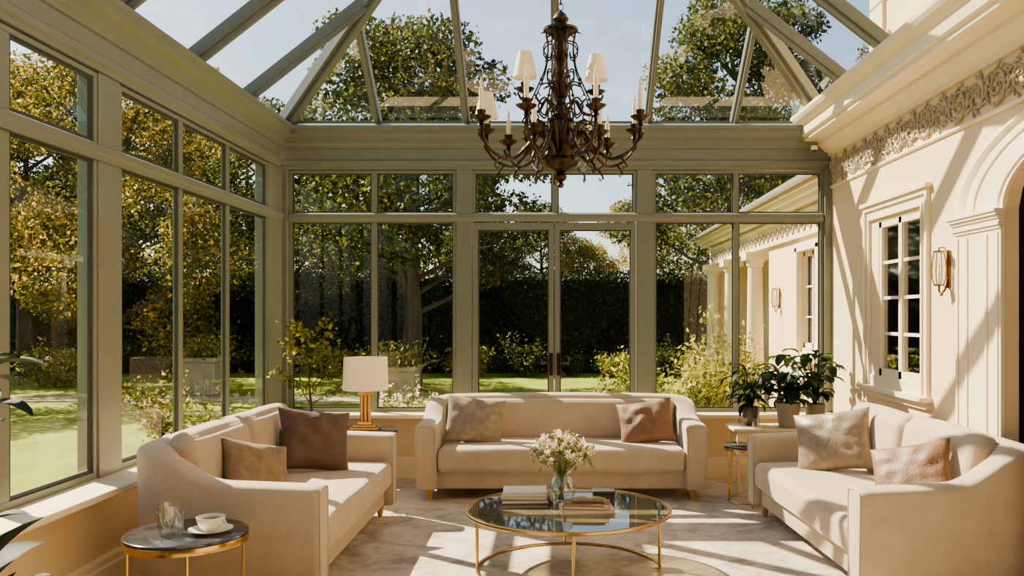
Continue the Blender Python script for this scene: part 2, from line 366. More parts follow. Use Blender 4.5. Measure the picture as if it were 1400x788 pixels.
COR=[(-.1,3.15),(.03,3.15),(.03,3.18),(.06,3.19),(.09,3.22),(.13,3.25),(.14,3.28),(.17,3.285),(.28,3.29),(.28,3.32),(.31,3.335),(.31,3.42),(.34,3.44),(.37,3.47),(.39,3.50),(.39,3.53),(.36,3.55),(-.1,3.57)]
sweep_prof(COR,'r',YF,YB-.0,'trim_17',WHITE,'deep ivory stepped cornice on the house wall')
sweep_prof([(0,2.83),(.012,2.83),(.02,2.84),(.02,2.85),(.01,2.86),(0,2.865)],'r',YF,YB,'trim_18',WHITE,'thin moulding under the carved frieze')
m=MB(); zc=3.0; per=.26
y=YB-.06; k=0
def fpt(u,w,d=.0): return (XR-.010-d,u,zc+w)
while y>1.0:
    s=1 if k%2==0 else -1; c=y-per/2
    sp=[]
    for i in range(34):
        t=i/33; a=s*(-pi/2)+s*-1*t*2*pi*1.5; r=.098*(1-t)**.8+.010
        sp.append(fpt(c+r*math.cos(a),r*math.sin(a),.005))
    m.tube(sp,[.012*(1-.5*i/33) for i in range(34)],6)
    m.sphere(fpt(c,0,.010),.017,6)
    for j in range(14):
        a=j/14*2*pi+k; rr=.098+.018*math.sin(4*a)
        p=Vector(fpt(c+rr*math.cos(a),rr*math.sin(a)*1.1,.004))
        M=Matrix.Translation(p)@Matrix.Rotation(a+.8*s,4,'X')@Matrix.Diagonal((.5,1.5,.42,1))
        m.sphere((0,0,0),.020,5,1,M)
    for j in range(5):
        a=j*1.25; p=Vector(fpt(c+.05*math.cos(a),.05*math.sin(a),.004)); M=Matrix.Translation(p)@Matrix.Rotation(a+1.2*s,4,'X')@Matrix.Diagonal((.5,1.3,.45,1)); m.sphere((0,0,0),.013,5,1,M)
    for a in(-1.1,-.55,0,.55,1.1):
        M=Matrix.Translation(Vector(fpt(y,s*.07*a,.004)))@Matrix.Rotation(pi/2+a,4,'X')@Matrix.Diagonal((.45,1.9,.4,1)); m.sphere((0,0,0),.024,5,1,M)
    y-=per; k+=1
struct(m.build('trim_19',FRZ,ang=60),'carved scrolling acanthus frieze in aged plaster','frieze')

m=MB(); X=XR
def rb(p,y0,y1,z0,z1,q=0): m.box(X-p,X-q+.001,y0,y1,z0,z1)
cy0,cy1,cz0,cz1=wy0-.13,wy1+.30,1.0,2.52
for (p,i0,i1) in((.03,0,.04),(.012,.04,.10),(.025,.10,.12)):
    rb(p,cy0+i0,cy0+i1,cz0,cz1-i0); rb(p,cy1-i1,cy1-i0,cz0,cz1-i0); rb(p,cy0+i1,cy1-i1,cz1-i1,cz1-i0)
rb(.05,cy0-.03,cy1+.03,cz1,cz1+.03)
rb(.075,cy0-.04,cy1+.04,.965,1.0); rb(.03,cy0,cy1,.91,.965); rb(.012,cy0+.12,cy1-.12,1.0,wz0)
a,b=wy0,wy1; xi=X+.03; mid=(a+b)/2
for q in((a,a+.05,wz0,wz1),(b-.05,b,wz0,wz1),(a,b,wz0,wz0+.06),(a,b,wz1-.05,wz1),(mid-.03,mid+.03,wz0,wz1)): m.box(xi-.025,xi+.03,*q)
for j in range(1,4):
    zz=wz0+.06+(wz1-wz0-.11)*j/4; m.box(xi-.012,xi+.012,a,b,zz-.012,zz+.012)
o=m.build('window_8',WHITE,smooth=False); struct(o,'white casement window with divided panes and moulded surround','window')
MB().add([(xi,a,wz0),(xi,b,wz0),(xi,b,wz1),(xi,a,wz1)],[(0,1,2,3)]).build('glass_pane',PANEG,parent=o,smooth=False)

def pilaster(name,y0,y1):
    m=MB()
    m.box(X-.03,X,y0,y1,0,2.14)
    w=(y1-y0)
    for f0,f1 in((.04,.09),(.26,.31),(.69,.74),(.91,.96)): m.box(X-.038,X-.03,y0+w*f0,y0+w*f1,.3,2.10)
    m.box(X-.055,X,y0-.01,y1+.01,0,.24); m.box(X-.045,X,y0-.005,y1+.005,.24,.28)
    for p,za,zb in((.04,2.12,2.14),(.05,2.14,2.16),(.045,2.16,2.18),(.055,2.18,2.20),(.068,2.20,2.22),(.078,2.22,2.24)): m.box(X-p,X,y0-(p-.03)*.3,y1+(p-.03),za,zb)
    struct(m.build(name,WHITE,smooth=False,bevel=.004),'ivory fluted pilaster carrying the arch','pilaster')
pilaster('trim_20',AC+AI+.0,AC+AO); pilaster('trim_21',AC-AO,AC-AI-.0)
prof=[(0,-.07),(0,.02),(.06,.02),(.08,.03),(.18,.03),(.20,.012),(.60,.012),(.62,.022),(.78,.022),(.80,.018),(.86,.032),(.93,.042),(1,.035),(1,0)]
m=MB(); n=48; v=[];f=[]
for i in range(n+1):
    a=pi*i/n
    for u,p in prof: v.append((X-p,AC+(AI+(AO-AI)*u)*math.cos(a),2.24+(BI+(BO-BI)*u)*math.sin(a)))
k=len(prof)
for i in range(n):
    for j in range(k-1): f.append((i*k+j,i*k+j+1,(i+1)*k+j+1,(i+1)*k+j))
m.add(v,f); struct(m.build('trim_22',WHITE,ang=25),'ivory moulded archivolt over the arched opening','arch trim')
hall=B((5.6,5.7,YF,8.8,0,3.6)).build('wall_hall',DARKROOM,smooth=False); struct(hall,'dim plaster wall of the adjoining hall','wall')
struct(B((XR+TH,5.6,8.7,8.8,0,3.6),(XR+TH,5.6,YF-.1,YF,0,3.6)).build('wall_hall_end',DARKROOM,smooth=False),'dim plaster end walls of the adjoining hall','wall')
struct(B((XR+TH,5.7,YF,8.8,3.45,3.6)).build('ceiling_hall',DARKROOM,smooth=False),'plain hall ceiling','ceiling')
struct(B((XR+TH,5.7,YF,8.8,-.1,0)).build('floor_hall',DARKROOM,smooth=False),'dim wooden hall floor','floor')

# ---------------------------------------------------------------- soft shapes
def softbox(w,d,h,r,puff=0,cuts=10,wob=0,bulge=0):
    def coords(L):
        H=L/2; e=[0,.25,.5,.75,1]; a=[-H+r*q for q in e]; mid=[-H+r+(L-2*r)*i/cuts for i in range(1,cuts)]
        return a+mid+[H-r*q for q in reversed(e)]
    xs,ys,zs=coords(w),coords(d),coords(h) if h>2*r+.01 else [-h/2,-h/2+r*.5,0,h/2-r*.5,h/2]
    m=MB()
    def tf(p):
        i=[max(-(L/2-r),min(L/2-r,c)) for c,L in zip(p,(w,d,h))]
        dv=Vector(p)-Vector(i)
        q=Vector(i)+(dv.normalized()*r if dv.length>1e-7 else Vector((0,0,0)))
        px=(1-(2*p[0]/w)**2); py=(1-(2*p[1]/d)**2); pz_=(1-(2*p[2]/h)**2)
        q.z+=puff*max(0,px)**.4*max(0,py)**.5*(p[2]/(h/2))
        if bulge: q.y+=bulge*max(0,px)**.5*max(0,pz_)**.5*(p[1]/(d/2))
        if wob: q.z+=wob*mnoise.noise(Vector(q)*2.3); q.x+=wob*.5*mnoise.noise(Vector(q)*3+Vector((5,5,5)))
        return q
    for (A,Bc,mk) in((xs,ys,lambda a,b,s:(a,b,s*h/2)),(xs,zs,lambda a,b,s:(a,s*d/2,b)),(ys,zs,lambda a,b,s:(s*w/2,a,b))):
        for s in(-1,1):
            v=[tf(mk(a,b,s)) for a in A for b in Bc]; nb=len(Bc)
            f=[(i*nb+j,i*nb+j+1,(i+1)*nb+j+1,(i+1)*nb+j) for i in range(len(A)-1) for j in range(nb-1)]
            m.add(v,f)
    return m
def build_soft(m,name,mt,parent,loc,rot=(0,0,0)):
    o=m.build(name,mt,parent,loc,rot,ang=180,recalc=False)
    bm=bmesh.new(); bm.from_mesh(o.data); bmesh.ops.remove_doubles(bm,verts=bm.verts,dist=1e-4); bmesh.ops.recalc_face_normals(bm,faces=bm.faces)
    for e in bm.edges: e.smooth=True
    bm.to_mesh(o.data); bm.free(); return o

def sofa_shell(W,D,t,z0,hb,ha,rc=.16):
    path=[]; hx=W/2-t/2; hy=D/2-t/2; yf=-D/2
    def add(x,y,nx,ny,f): path.append((x,y,nx,ny,f))
    Lb=hy-rc
    for i in range(21):
        q=i/20; y=yf+(Lb-yf)*q; add(-hx,y,-1,0,0)
    for i in range(1,11):
        a=i/11*pi/2; add(-hx+rc-rc*math.cos(a),Lb+rc*math.sin(a),-math.cos(a),math.sin(a),0)
    for i in range(25):
        q=i/24; add(-hx+rc+(2*hx-2*rc)*q,hy,0,1,1)
    for i in range(1,11):
        a=i/11*pi/2; add(hx-rc+rc*math.sin(a),Lb+rc*math.cos(a),math.sin(a),math.cos(a),0)
    for i in range(21):
        q=i/20; y=Lb-(Lb-yf)*q; add(hx,y,1,0,0)
    def height(x,y):
        q=(y-(yf+.50*D))/(hy-yf-.50*D); q=max(0,min(1,q)); q=q*q*(3-2*q)
        crown=.018*(1-(x/hx)**2) if q>0 else 0
        return ha+(hb-ha)*q+crown*q + .02*max(0,min(1,(y-yf)/(.5*D)))
    r=min(.042,t*.3); v=[];f=[]
    def ring(x,y,nx,ny,shr,fwd):
        h=height(x,y)-shr; tt=t/2-shr; rr=max(.008,r-shr); out=[]
        def pt(o,z):
            fl=.02*max(0,(z-z0))/(h-z0)
            out.append((x+nx*(o+(fl if o>0 else 0)),y+ny*(o+(fl if o>0 else 0))+fwd,z))
        pt(-tt+.012,z0+shr); pt(-tt,z0+.02+shr); pt(-tt,z0+.2); pt(-tt,h-rr)
        for i in range(1,8):
            a=pi-i/8*pi; c=math.cos(a)
            sg=0 if abs(c)<1e-6 else (1 if c>0 else -1)
            pt((tt-rr)*sg+rr*c,h-rr+rr*math.sin(a)+(.006 if sg==0 else 0))
        pt(tt,h-rr); pt(tt,z0+.3); pt(tt,z0+.15); pt(tt,z0+.02+shr); pt(tt-.012,z0+shr)
        return out
    rings=[]
    p=path[0]
    ff={.024:0,.009:.003,.002:.010}
    for shr in(.024,.009,.002): rings.append(ring(p[0],p[1],p[2],p[3],shr,ff[shr]))
    for q in path[1:-1]: rings.append(ring(q[0],q[1],q[2],q[3],0,0))
    p=path[-1]
    for shr in(.002,.009,.024): rings.append(ring(p[0],p[1],p[2],p[3],shr,ff[shr]))
    k=len(rings[0]); m=MB()
    for rg in rings: v+=rg
    for i in range(len(rings)-1):
        for j in range(k):
            l=(j+1)%k; f.append((i*k+j,i*k+l,(i+1)*k+l,(i+1)*k+j))
    f.append(tuple(range(k))); f.append(tuple((len(rings)-1)*k+j for j in reversed(range(k))))
    m.add(v,f)
    pips=[]
    for q in(rings[1],rings[-2]): pips.append(MB().tube([Vector(p_)+Vector((0,-.002,0)) for p_ in q],.0045,6,True))
    return m,pips

def sofa(loc,rz,W,D,label,backs=0,hb=.81,ha=.645,t=.17):
    r=empty('sofa',loc,rz)
    tag(r,label,'sofa','greige velvet sofas')
    sh,pips=sofa_shell(W,D,t,.10,hb,ha); sh.build('upholstered_frame',VELVET,r,ang=60)
    for pp in pips: pp.build('piping',VELVET,r,ang=180)
    iw=W-2*t
    build_soft(softbox(iw+.04,D-.20,.17,.02),'seat_base',VELVET,r,(0,-.035,.185))
    dcu=D-t-.10
    build_soft(softbox(iw-.006,dcu+.08,.20,.05,puff=.02,wob=.010),'seat_cushion',VELVET,r,(0,-D/2+.02+(dcu+.08)/2-.02,.345))
    if backs:
        bw=(iw-.01)/backs
        for i in range(backs):
            build_soft(softbox(bw-.008,.18,.49,.085,puff=.025,wob=.012,bulge=.02),'back_cushion',VELVET,r,(-iw/2+bw*(i+.5)+.005,D/2-t-.065,.655),(math.radians(-8),0,0))
    else:
        build_soft(softbox(iw-.01,.14,.38,.06,puff=.008,wob=.005),'back_cushion',VELVET,r,(0,D/2-t-.045,.61),(math.radians(-7),0,0))
    for sx in(-1,1):
        for sy in(-1,1):
            m=MB(); m.lathe([(.016,0),(.024,.03),(.034,.105)],16)
            m.build('leg',WOODF,r,(sx*(W/2-.10),sy*(D/2-.11),0))
    return r
RZ=.012
sofa((.045,7.4+.465,RZ),0,2.45,.93,'long greige velvet sofa with curved back, backing onto the garden windows',0)
sofa((-1.80,5.86,RZ),pi/2,2.26,1.06,'greige velvet sofa with rounded back beside the side windows',2,ha=.65,hb=.835)
sofa((2.09,5.86,RZ),math.radians(-87.5),2.28,1.03,'greige velvet sofa with rounded back along the house wall',2,ha=.64,hb=.835)

rug=MB().box(-2.38,2.38,2.6,8.34,.0,.012).build('rug',RUGM,smooth=False); tag(rug,'large faded cream-beige patterned rug under the seating','rug')

def fabric(name,c1,pat=False,rough=.55,sheen=.2):
    m=mat(name,c1,rough,var=.25 if pat else .1,vscale=18 if pat else 8,bump=.3,bscale=90,sheen=sheen,detail=8); return m
F_MAUVE=fabric('silvery_taupe_fabric',C(126,108,84),True,.35,.3); F_BROWN=fabric('cocoa_velvet',C(74,45,22),sheen=.08); F_TAUPE=fabric('taupe_woven_fabric',C(118,92,60),True); F_TAN=fabric('warm_brown_velvet',C(110,74,42),sheen=.1)
def pillow(loc,rot,w,h,T,mt,label):
    n=26; m=MB(); v=[];f=[]
    for s in(1,-1):
        for i in range(n+1):
            for j in range(n+1):
                u=-1+2*i/n; q=-1+2*j/n
                u=math.sin(u*pi/2); q=math.sin(q*pi/2)
                th=T/2*((1-u*u)*(1-q*q))**.42
                wr=(.026*mnoise.noise(Vector((u*2.5+loc[0],q*2.5,s*3)))+.010*mnoise.noise(Vector((u*6,q*6+loc[0]*3,s*3))))*(1-abs(u*q))
                v.append((w/2*u*(1-.09*(1-q*q)),s*(th+wr*(th/T*2)),h/2*q*(1-.09*(1-u*u))))
    N1=(n+1)**2
    for s in(0,1):
        for i in range(n):
            for j in range(n):
                a=s*N1+i*(n+1)+j; f.append((a,a+1,a+n+2,a+n+1))
    m.add(v,f); o=build_soft(m,'throw_pillow',mt,None,loc); o.rotation_euler=rot
    tag(o,label,'cushion'); return o
d=math.radians
pillow((-.72,7.80,.655),(d(-24),d(7),d(6)),.53,.44,.17,F_MAUVE,'silvery taupe square pillow leaning on sofa back')
pillow((.80,7.80,.64),(d(-26),d(-9),d(-8)),.50,.41,.16,F_TAN,'warm brown velvet pillow leaning on sofa back')
pillow((-1.83,5.36,.645),(d(-28),d(14),d(48)),.45,.38,.15,F_TAUPE,'taupe woven pillow on the side sofa')
pillow((-1.75,6.34,.69),(d(-20),d(8),d(32)),.54,.46,.17,F_BROWN,'dark cocoa velvet pillow by the sofa arm')
pillow((2.01,6.36,.68),(d(-22),d(-10),d(-30)),.56,.46,.16,F_MAUVE,'silvery taupe square pillow by the far sofa arm')
pillow((2.09,5.16,.655),(d(-30),d(-14),d(-38)),.48,.40,.15,F_TAN,'warm brown pillow on sofa by the house wall')

# ---------------------------------------------------------------- coffee table
r=empty('coffee_table',(.08,5.48,RZ)); tag(r,'round smoked-glass coffee table with thin brass frame','coffee table')
H=.38
MB().lathe([(.0,H-.014),(.612,H-.014),(.62,H-.007),(.612,H),(.0,H)],96,cap=False).build('table_top',TABLEG,r)
m=MB(); m.lathe([(.623,H-.018),(.638,H-.018),(.641,H-.014),(.641,H+.0),(.636,H+.003),(.623,H+.003),(.623,H-.018)],96,cap=False); m.build('top_rim',BRASS,r)
MB().torus(.57,.009,(0,0,.010)).build('floor_ring',BRASS,r)
for k in range(4):
    a=k*pi/2+math.radians(2-90); x,y=.57*math.cos(a),.57*math.sin(a)
    MB().tube([(x,y,.0),(x,y,H-.016)],.010,12).build('leg',BRASS,r)
TZ=RZ+H+.002

def book(loc,rz,w,dp,h,mc,label,group='books on the coffee table'):
    r=empty('book',loc,rz); tag(r,label,'book',group)
    B((-w/2,w/2,-dp/2,dp/2,0,.004),(-w/2,w/2,-dp/2,dp/2,h-.004,h),(-w/2,-w/2+.005,-dp/2,dp/2,.004,h-.004)).build('cover',mc,r,smooth=False)
    B((-w/2+.005,w/2-.006,-dp/2+.005,dp/2-.005,.004,h-.004)).build('pages',PAGES,r,smooth=False)
K1=mat('cream_cloth',C(196,176,138),.7); K2=mat('grey_cloth',C(80,68,54),.7); K3=mat('tan_cloth',C(128,88,50),.7); K4=mat('white_cloth',C(222,208,180),.6)
z=TZ
for h,mc,rz,w in((.026,K2,.05,.30),(.022,K1,-.04,.29),(.024,K4,.03,.28)):
    book((-.20,5.68,z),rz,w,.22,h,mc,'pale hardcover art book in a low stack'); z+=h+.001
z=TZ
for h,mc,rz,w in((.024,K1,.12,.32),(.022,K3,-.08,.28)):
    book((.19,5.40,z),rz,w,.22,h,mc,'tan and cream hardcover book lying on glass'); z+=h+.001
m=MB(); m.tube([(-.10,0,.02),(-.05,.01,.022),(.05,.01,.022),(.10,-.01,.02)],[.016,.02,.02,.016],12); o=m.build('eyeglass_case',mat('taupe_leather',C(150,118,80),.5),loc=(.20,5.38,z-.001)); tag(o,'small taupe leather glasses case on books','case')
r=empty('decor_box',(.31,5.72,TZ)); tag(r,'small dark leather box with lid','box')
B((-.07,.07,-.05,.05,0,.04)).build('box_body',DARK,r,bevel=.004); B((-.073,.073,-.053,.053,.041,.062)).build('box_lid',DARK,r,bevel=.004)

r=MB(); vx,vy=.035,5.60
r.lathe([(.045,0),(.06,.01),(.088,.06),(.092,.10),(.07,.15),(.05,.175),(.062,.20),(.058,.20),(.046,.176),(.066,.148),(.086,.10),(.082,.062),(.055,.016),(.0,.014)],40,cap=False)
o=r.build('vase',CLEAR,loc=(vx,vy,TZ)); tag(o,'clear glass bellied vase holding white flowers','vase')
bq=empty('flower_bouquet',(vx,vy,TZ+.02)); tag(bq,'loose bouquet of small white flowers','flowers')
st=MB(); tips=[]
for i in range(64):
    a=random.uniform(0,2*pi); q=random.uniform(.02,1)**.6; R_=.21*q; zt=.19+.22*math.sqrt(max(0,1-q*q*.85))+random.uniform(-.05,.04)
    tip=Vector((R_*math.cos(a),R_*math.sin(a),zt)); b0=Vector((-.02*math.cos(a),-.02*math.sin(a),0)); mid=Vector((.015*math.cos(a),.015*math.sin(a),.16))
    st.tube([b0,mid,(mid+tip)/2+Vector((0,0,.015)),tip],.0016,5); tips.append(tip)
st.build('stems',L_BOUQ,bq)
P=[]
for t in tips:
    P+= [t+Vector(rng.normal(size=3)*.009) for _ in range(26)]
leafcloud(P,.016,.8,'blossoms',L_FLOW,bq)
P=[t*.85+Vector(rng.normal(size=3)*.03)+Vector((0,0,.02)) for t in tips for _ in range(8)]
leafcloud(P,.04,.35,'leaves',L_BOUQ,bq)

# ---------------------------------------------------------------- side tables
def sidetable(loc,R_,H_,top,label,nleg=4,rot=.4,ring=.022):
    r=empty('side_table',loc); tag(r,label,'side table')
    MB().lathe([(0,H_-.014),(R_-.012,H_-.014),(R_-.004,H_-.01),(R_-.003,H_+.001),(R_-.008,H_+.004),(0,H_+.004)],64,cap=False).build('table_top',top,r)
    MB().lathe([(R_-.02,H_-ring-.014),(R_-.004,H_-ring-.014),(R_-.002,H_-.018),(R_-.004,H_-.0145),(R_-.02,H_-.0145),(R_-.02,H_-ring-.014)],64,cap=False).build('top_rim',BRASS,r)
    for k in range(nleg):
        a=rot+2*pi*k/nleg; x,y=(R_-.03)*math.cos(a),(R_-.03)*math.sin(a)
        MB().tube([(x,y,0),(x,y,H_-.02)],.009,10).build('leg',BRASS,r)
    MB().torus(R_-.03,.007,(0,0,.03),48,8).build('floor_ring',BRASS,r)
sidetable((-1.86,4.42,RZ),.30,.49,MARBLE,'round dark marble side table with brass rim and legs',ring=.035)
sidetable((-1.735,8.03,RZ),.29,.535,MARBLE,'round brass side table carrying the lamp')
sidetable((1.63,7.36,RZ),.22,.49,MARBLE,'small round brass side table beside the long sofa',3)
sz=RZ+.495
m=MB(); n=24; pr=[(.036,0),(.040,.01),(.046,.10),(.047,.115),(.044,.115),(.041,.03),(.0,.025)]
m.lathe([(.0,0)]+pr,n,cap=False)
for k in range(12):
    a=2*pi*k/12
    for s in(-1,1):
        m.tube([((.041+.005*t)*math.cos(a+s*t*.5),(.041+.005*t)*math.sin(a+s*t*.5),.012+.075*t) for t in(0,.33,.66,1)],.0024,5)
o=m.build('crystal_tumbler',CRYS,loc=(-1.915,4.36,sz),ang=60); o.scale=(1.35,1.35,1.3); tag(o,'cut crystal tumbler on the marble side table','glass')
o=MB().lathe([(0,0),(.045,0),(.05,.004),(.105,.018),(.108,.021),(.10,.02),(.05,.008),(0,.007)],48,cap=False).build('saucer',PORC,loc=(-1.73,4.40,sz)); tag(o,'white porcelain saucer under the cup','saucer')
r=empty('teacup',(-1.73,4.40,sz+.008)); tag(r,'white porcelain cup on its saucer','cup')
MB().lathe([(0,0),(.034,0),(.036,.006),(.052,.02),(.066,.05),(.070,.072),(.066,.072),(.060,.05),(.046,.024),(0,.018)],48,cap=False).build('cup_body',PORC,r)
MB().lathe([(0,.056),(.0615,.056)],32,cap=False).build('drink',COFFEE,r)
MB().tube([(.062,0,.055),(.085,0,.06),(.095,0,.045),(.085,0,.028),(.056,0,.024)],.0045,8).build('handle',PORC,r,rot=(0,0,math.radians(-20)))

r=empty('table_lamp',(-1.735,8.0,RZ+.54)); tag(r,'brass table lamp with white drum shade','lamp')
m=MB(); m.box(-.13,.13,-.08,.08,0,.025); m.box(-.10,.10,-.06,.06,.025,.045); m.box(-.065,.065,-.05,.05,.045,.075); m.build('lamp_base',BRASS,r,bevel=.004)
m=MB()
for x in(-.034,0,.034): m.tube([(x,0,.075),(x,0,.33)],.0175,12)
m.box(-.062,.062,-.03,.03,.315,.345); m.tube([(0,0,.34),(0,0,.60)],.006,8); m.build('lamp_stem',BRASS,r)
MB().lathe([(.205,.36),(.195,.655),(.192,.655),(.202,.36),(.205,.36)],64,cap=False).build('lamp_shade',SHADE,r)
MB().sphere((0,0,.48),.03,10).build('bulb',IVORY,r)

# ---------------------------------------------------------------- console + plants
r=empty('console_table',(2.09,7.95,RZ)); tag(r,'low cream console holding potted plants','console table')
B((-.52,.50,-.20,.20,.55,.575)).build('table_top',CREAM,r,bevel=.004)
m=MB()
for x in(-.47,.47):
    for y in(-.17,.17): m.box(x-.015,x+.015,y-.015,y+.015,0,.55)
m.box(-.48,.48,-.18,-.16,.45,.55); m.box(-.48,.48,.16,.18,.45,.55); m.build('table_frame',CREAM,r,smooth=False)
CZ=RZ+.576
def pot(r,rad,h,mt,hsoil=None):
    MB().lathe([(0,0),(rad*.72,0),(rad*.76,.01),(rad*.95,h*.8),(rad,h*.92),(rad,h),(rad*.92,h),(rad*.88,h*.88),(0,h*.87)],36,cap=False).build('plant_pot',mt,r)
    MB().lathe([(0,h*.885),(rad*.87,h*.885)],24,cap=False).build('soil',SOIL,r)
def leafy(r,h,n,L,Wd,mt,lo=.3,hi=1.2,spread=.05,stemh=(.1,.35),name='leaves',xs=1.0):
    lv=MB(); st=MB()
    for i in range(n):
        a=i*2.4+random.uniform(-.3,.3); sh=random.uniform(*stemh); q=random.uniform(.1,1)
        out=spread+sh*.65*q; p0=Vector((.01*math.cos(a),.01*math.sin(a),h*.88)); p1=Vector((out*math.cos(a)*(xs if math.cos(a)>0 else 1),out*math.sin(a),h+sh))
        st.tube([p0,(p0+p1)/2+Vector((-.2*out*math.cos(a),-.2*out*math.sin(a),.02)),p1],.004,5)
        ll=L*random.uniform(.7,1.15)*(xs if math.cos(a)>0 else 1); big_leaf(lv,p1,a+random.uniform(-.4,.4),ll,Wd*random.uniform(.8,1.1),random.uniform(lo,hi),random.uniform(.9,1.9))
    st.build('stems',L_PLANT,r); lv.build(name,mt,r,ang=180,recalc=False)
r=empty('potted_plant',(2.08,7.86,CZ)); tag(r,'broad-leaved houseplant in a pale ceramic pot','plant'); pot(r,.11,.22,CERA); leafy(r,.22,56,.21,.085,L_PLANT,-.2,.9,.05,(.0,.28))
r=empty('potted_plant',(2.36,7.98,CZ)); tag(r,'arching broad-leaved plant in a pale stone pot','plant'); pot(r,.10,.20,CERA); leafy(r,.20,58,.24,.10,L_PLANT,-.1,.9,.05,(.06,.46),xs=.60)
r=empty('potted_plant',(1.78,8.02,CZ)); tag(r,'bushy green plant in a small dark ceramic pot','plant'); pot(r,.085,.17,TERRA); leafy(r,.17,64,.18,.055,L_PLANT,-.1,1.0,.04,(.02,.34))
for i,(x,y) in enumerate(((1.66,7.82),(1.78,7.80))):
    o=MB().lathe([(0,0),(.03,0),(.036,.02),(.04,.09),(.037,.09),(.033,.02),(0,.012)],24,cap=False).build('votive_glass',CLEAR,loc=(x,y,CZ)); tag(o,'small clear glass votive on the console','glass','votive glasses')
r=empty('potted_tree',(-2.24,8.0,RZ)); tag(r,'young potted tree with yellow-green leaves by corner post','plant')
pot(r,.16,.34,TERRA)
m=MB(); pts=[(0,0,.3),(.02,.01,.6),(-.01,0,.95),(.0,0,1.25)]; m.tube(pts,[.016,.014,.011,.006],8); P=[]
for i in range(18):
    a=i*2.4; z0=.74+.036*i; R_=.38*(1-.40*i/18); tip=Vector((R_*math.cos(a),R_*math.sin(a)*.7,z0+.14+random.uniform(0,.14)))
    s=Vector((0,0,z0)); mid=(s+tip)/2+Vector((0,0,.05)); m.tube([s,mid,tip],[.006,.004,.002],5)
    for k in range(24):
        t=random.uniform(.35,1.05); q=s.lerp(mid,t*2) if t<.5 else mid.lerp(tip,(t-.5)*2); P.append(q+Vector(rng.normal(size=3)*.032))
m.build('trunk',BARK,r); leafcloud(P,.062,.5,'leaves',L_FICUS,r,droop=.3)
r=empty('rubber_plant',(-2.17,3.25,RZ)); tag(r,'dark glossy broad-leaved plant in a ceramic pot near the sill','plant'); pot(r,.17,.34,TERRA)
m=MB(); m.tube([(0,0,.3),(-.02,.02,.8),(-.03,.03,1.35)],[.014,.011,.006],8); m.build('stems',BARK,r)
lv=MB()
for (z,a,l,w,e,dr) in((1.32,.35,.30,.12,.9,1.5),(1.25,-.7,.30,.11,.7,1.6),(1.33,2.3,.25,.1,.7,1),(1.28,1.3,.22,.11,.9,1.6),(1.36,.9,.26,.10,1.0,2.2),(1.22,-.2,.30,.10,.5,1.2),(.72,.2,.26,.10,1.1,1.4),(.52,.1,.42,.22,1.15,.7),(.45,-.7,.40,.22,.9,.8),(.42,-.2,.42,.22,.8,.7),(.50,1.1,.36,.18,1.0,1.1),(.95,-1.6,.26,.12,.8,1.2),(.7,3.6,.2,.1,.8,.6),(1.1,1.6,.24,.11,.8,1.2)):
    big_leaf(lv,(-.02,.02,z),a,l,w,e,dr)
lv.build('leaves',L_DARKL,r,ang=180,recalc=False)

def sconce(loc,rz,lab):
    r=empty('wall_sconce',loc,rz); tag(r,lab,'wall light','brass wall lanterns')
    m=B((-.012,0,-.022,.022,-.12,.14)); m.tube([(-.01,0,-.04),(-.03,0,-.13),(-.055,0,-.16),(-.072,0,-.14),(-.072,0,-.10)],.008,8); m.sphere((-.055,0,-.165),.012,6); m.tube([(-.01,0,.12),(-.04,0,.16),(-.072,0,.155),(-.072,0,.13)],.006,8); m.build('backplate',ABRASS2,r)
    m=MB()
    for k in range(4):
        a=pi/4+k*pi/2; cx,cy=math.cos(a),math.sin(a)
        m.tube([(-.072+q*cx,q*cy,z) for q,z in((.030,-.10),(.046,-.06),(.050,0),(.044,.08),(.034,.13))],.0045,6)
    for z,q in((-.10,.034),(.13,.037)): m.lathe([(0,z-.006),(q,z-.006),(q,z+.006),(0,z+.006)],20,(-.072,0,0))
    m.build('lantern_cage',ABRASS2,r)
    MB().lathe([(.028,-.092),(.040,-.05),(.043,0),(.038,.07),(.031,.122)],20,(-.072,0,0),cap=False).build('lantern_glass',CLEAR,r)
    MB().lathe([(.011,-.09),(.011,.0),(.004,.01),(.008,.03),(.002,.06)],10,(-.072,0,0)).build('candle',IVORY,r)
sconce((XR,6.02,1.90),0,'brass and glass wall sconce on the cream wall')
r=empty('security_camera',(2.50,YB-.16,3.17)); tag(r,'small white dome security camera on the beam','camera')
MB().lathe([(0,.06),(.03,.06),(.034,.03),(.03,.02)],20).build('camera_housing',PORC,r); MB().sphere((0,0,.018),.024,8).build('camera_dome',DARK,r)

# ---------------------------------------------------------------- chandelier
ch=empty('chandelier',(.03,5.5,2.39)); tag(ch,'ornate aged bronze chandelier with candle arms and small shades','chandelier')
m=MB(); m.lathe([(a*1.15,b) for a,b in [(.001,0),(.012,.005),(.02,.02),(.012,.04),(.03,.055),(.036,.075),(.02,.09),(.045,.105),(.095,.13),(.115,.165),(.10,.20),(.055,.225),(.06,.25),(.075,.28),(.055,.32),(.035,.36),(.03,.42),(.05,.46),(.035,.50),(.022,.56),(.035,.60),(.045,.64),(.035,.68),(.022,.74),(.030,.80),(.042,.86),(.028,.90),(.024,.95),(.05,.965),(.095,.985),(.095,1.0),(.06,1.01),(.03,1.03),(.045,1.06),(.03,1.09),(.01,1.11)]],40)
m.build('central_column',BRONZE,ch)
m=MB(); z=1.115; k=0
while z<zr(hw)-2.39-.06:
    M=Matrix.Translation((0,0,z+.022))@Matrix.Rotation(k%2*pi/2,4,'Z')@Matrix.Rotation(pi/2,4,'X')@Matrix.Diagonal((.62,1,1,1))
    m.torus(.024,.0045,(0,0,0),14,6,M); z+=.038; k+=1
m.build('chain',BRONZE,ch)
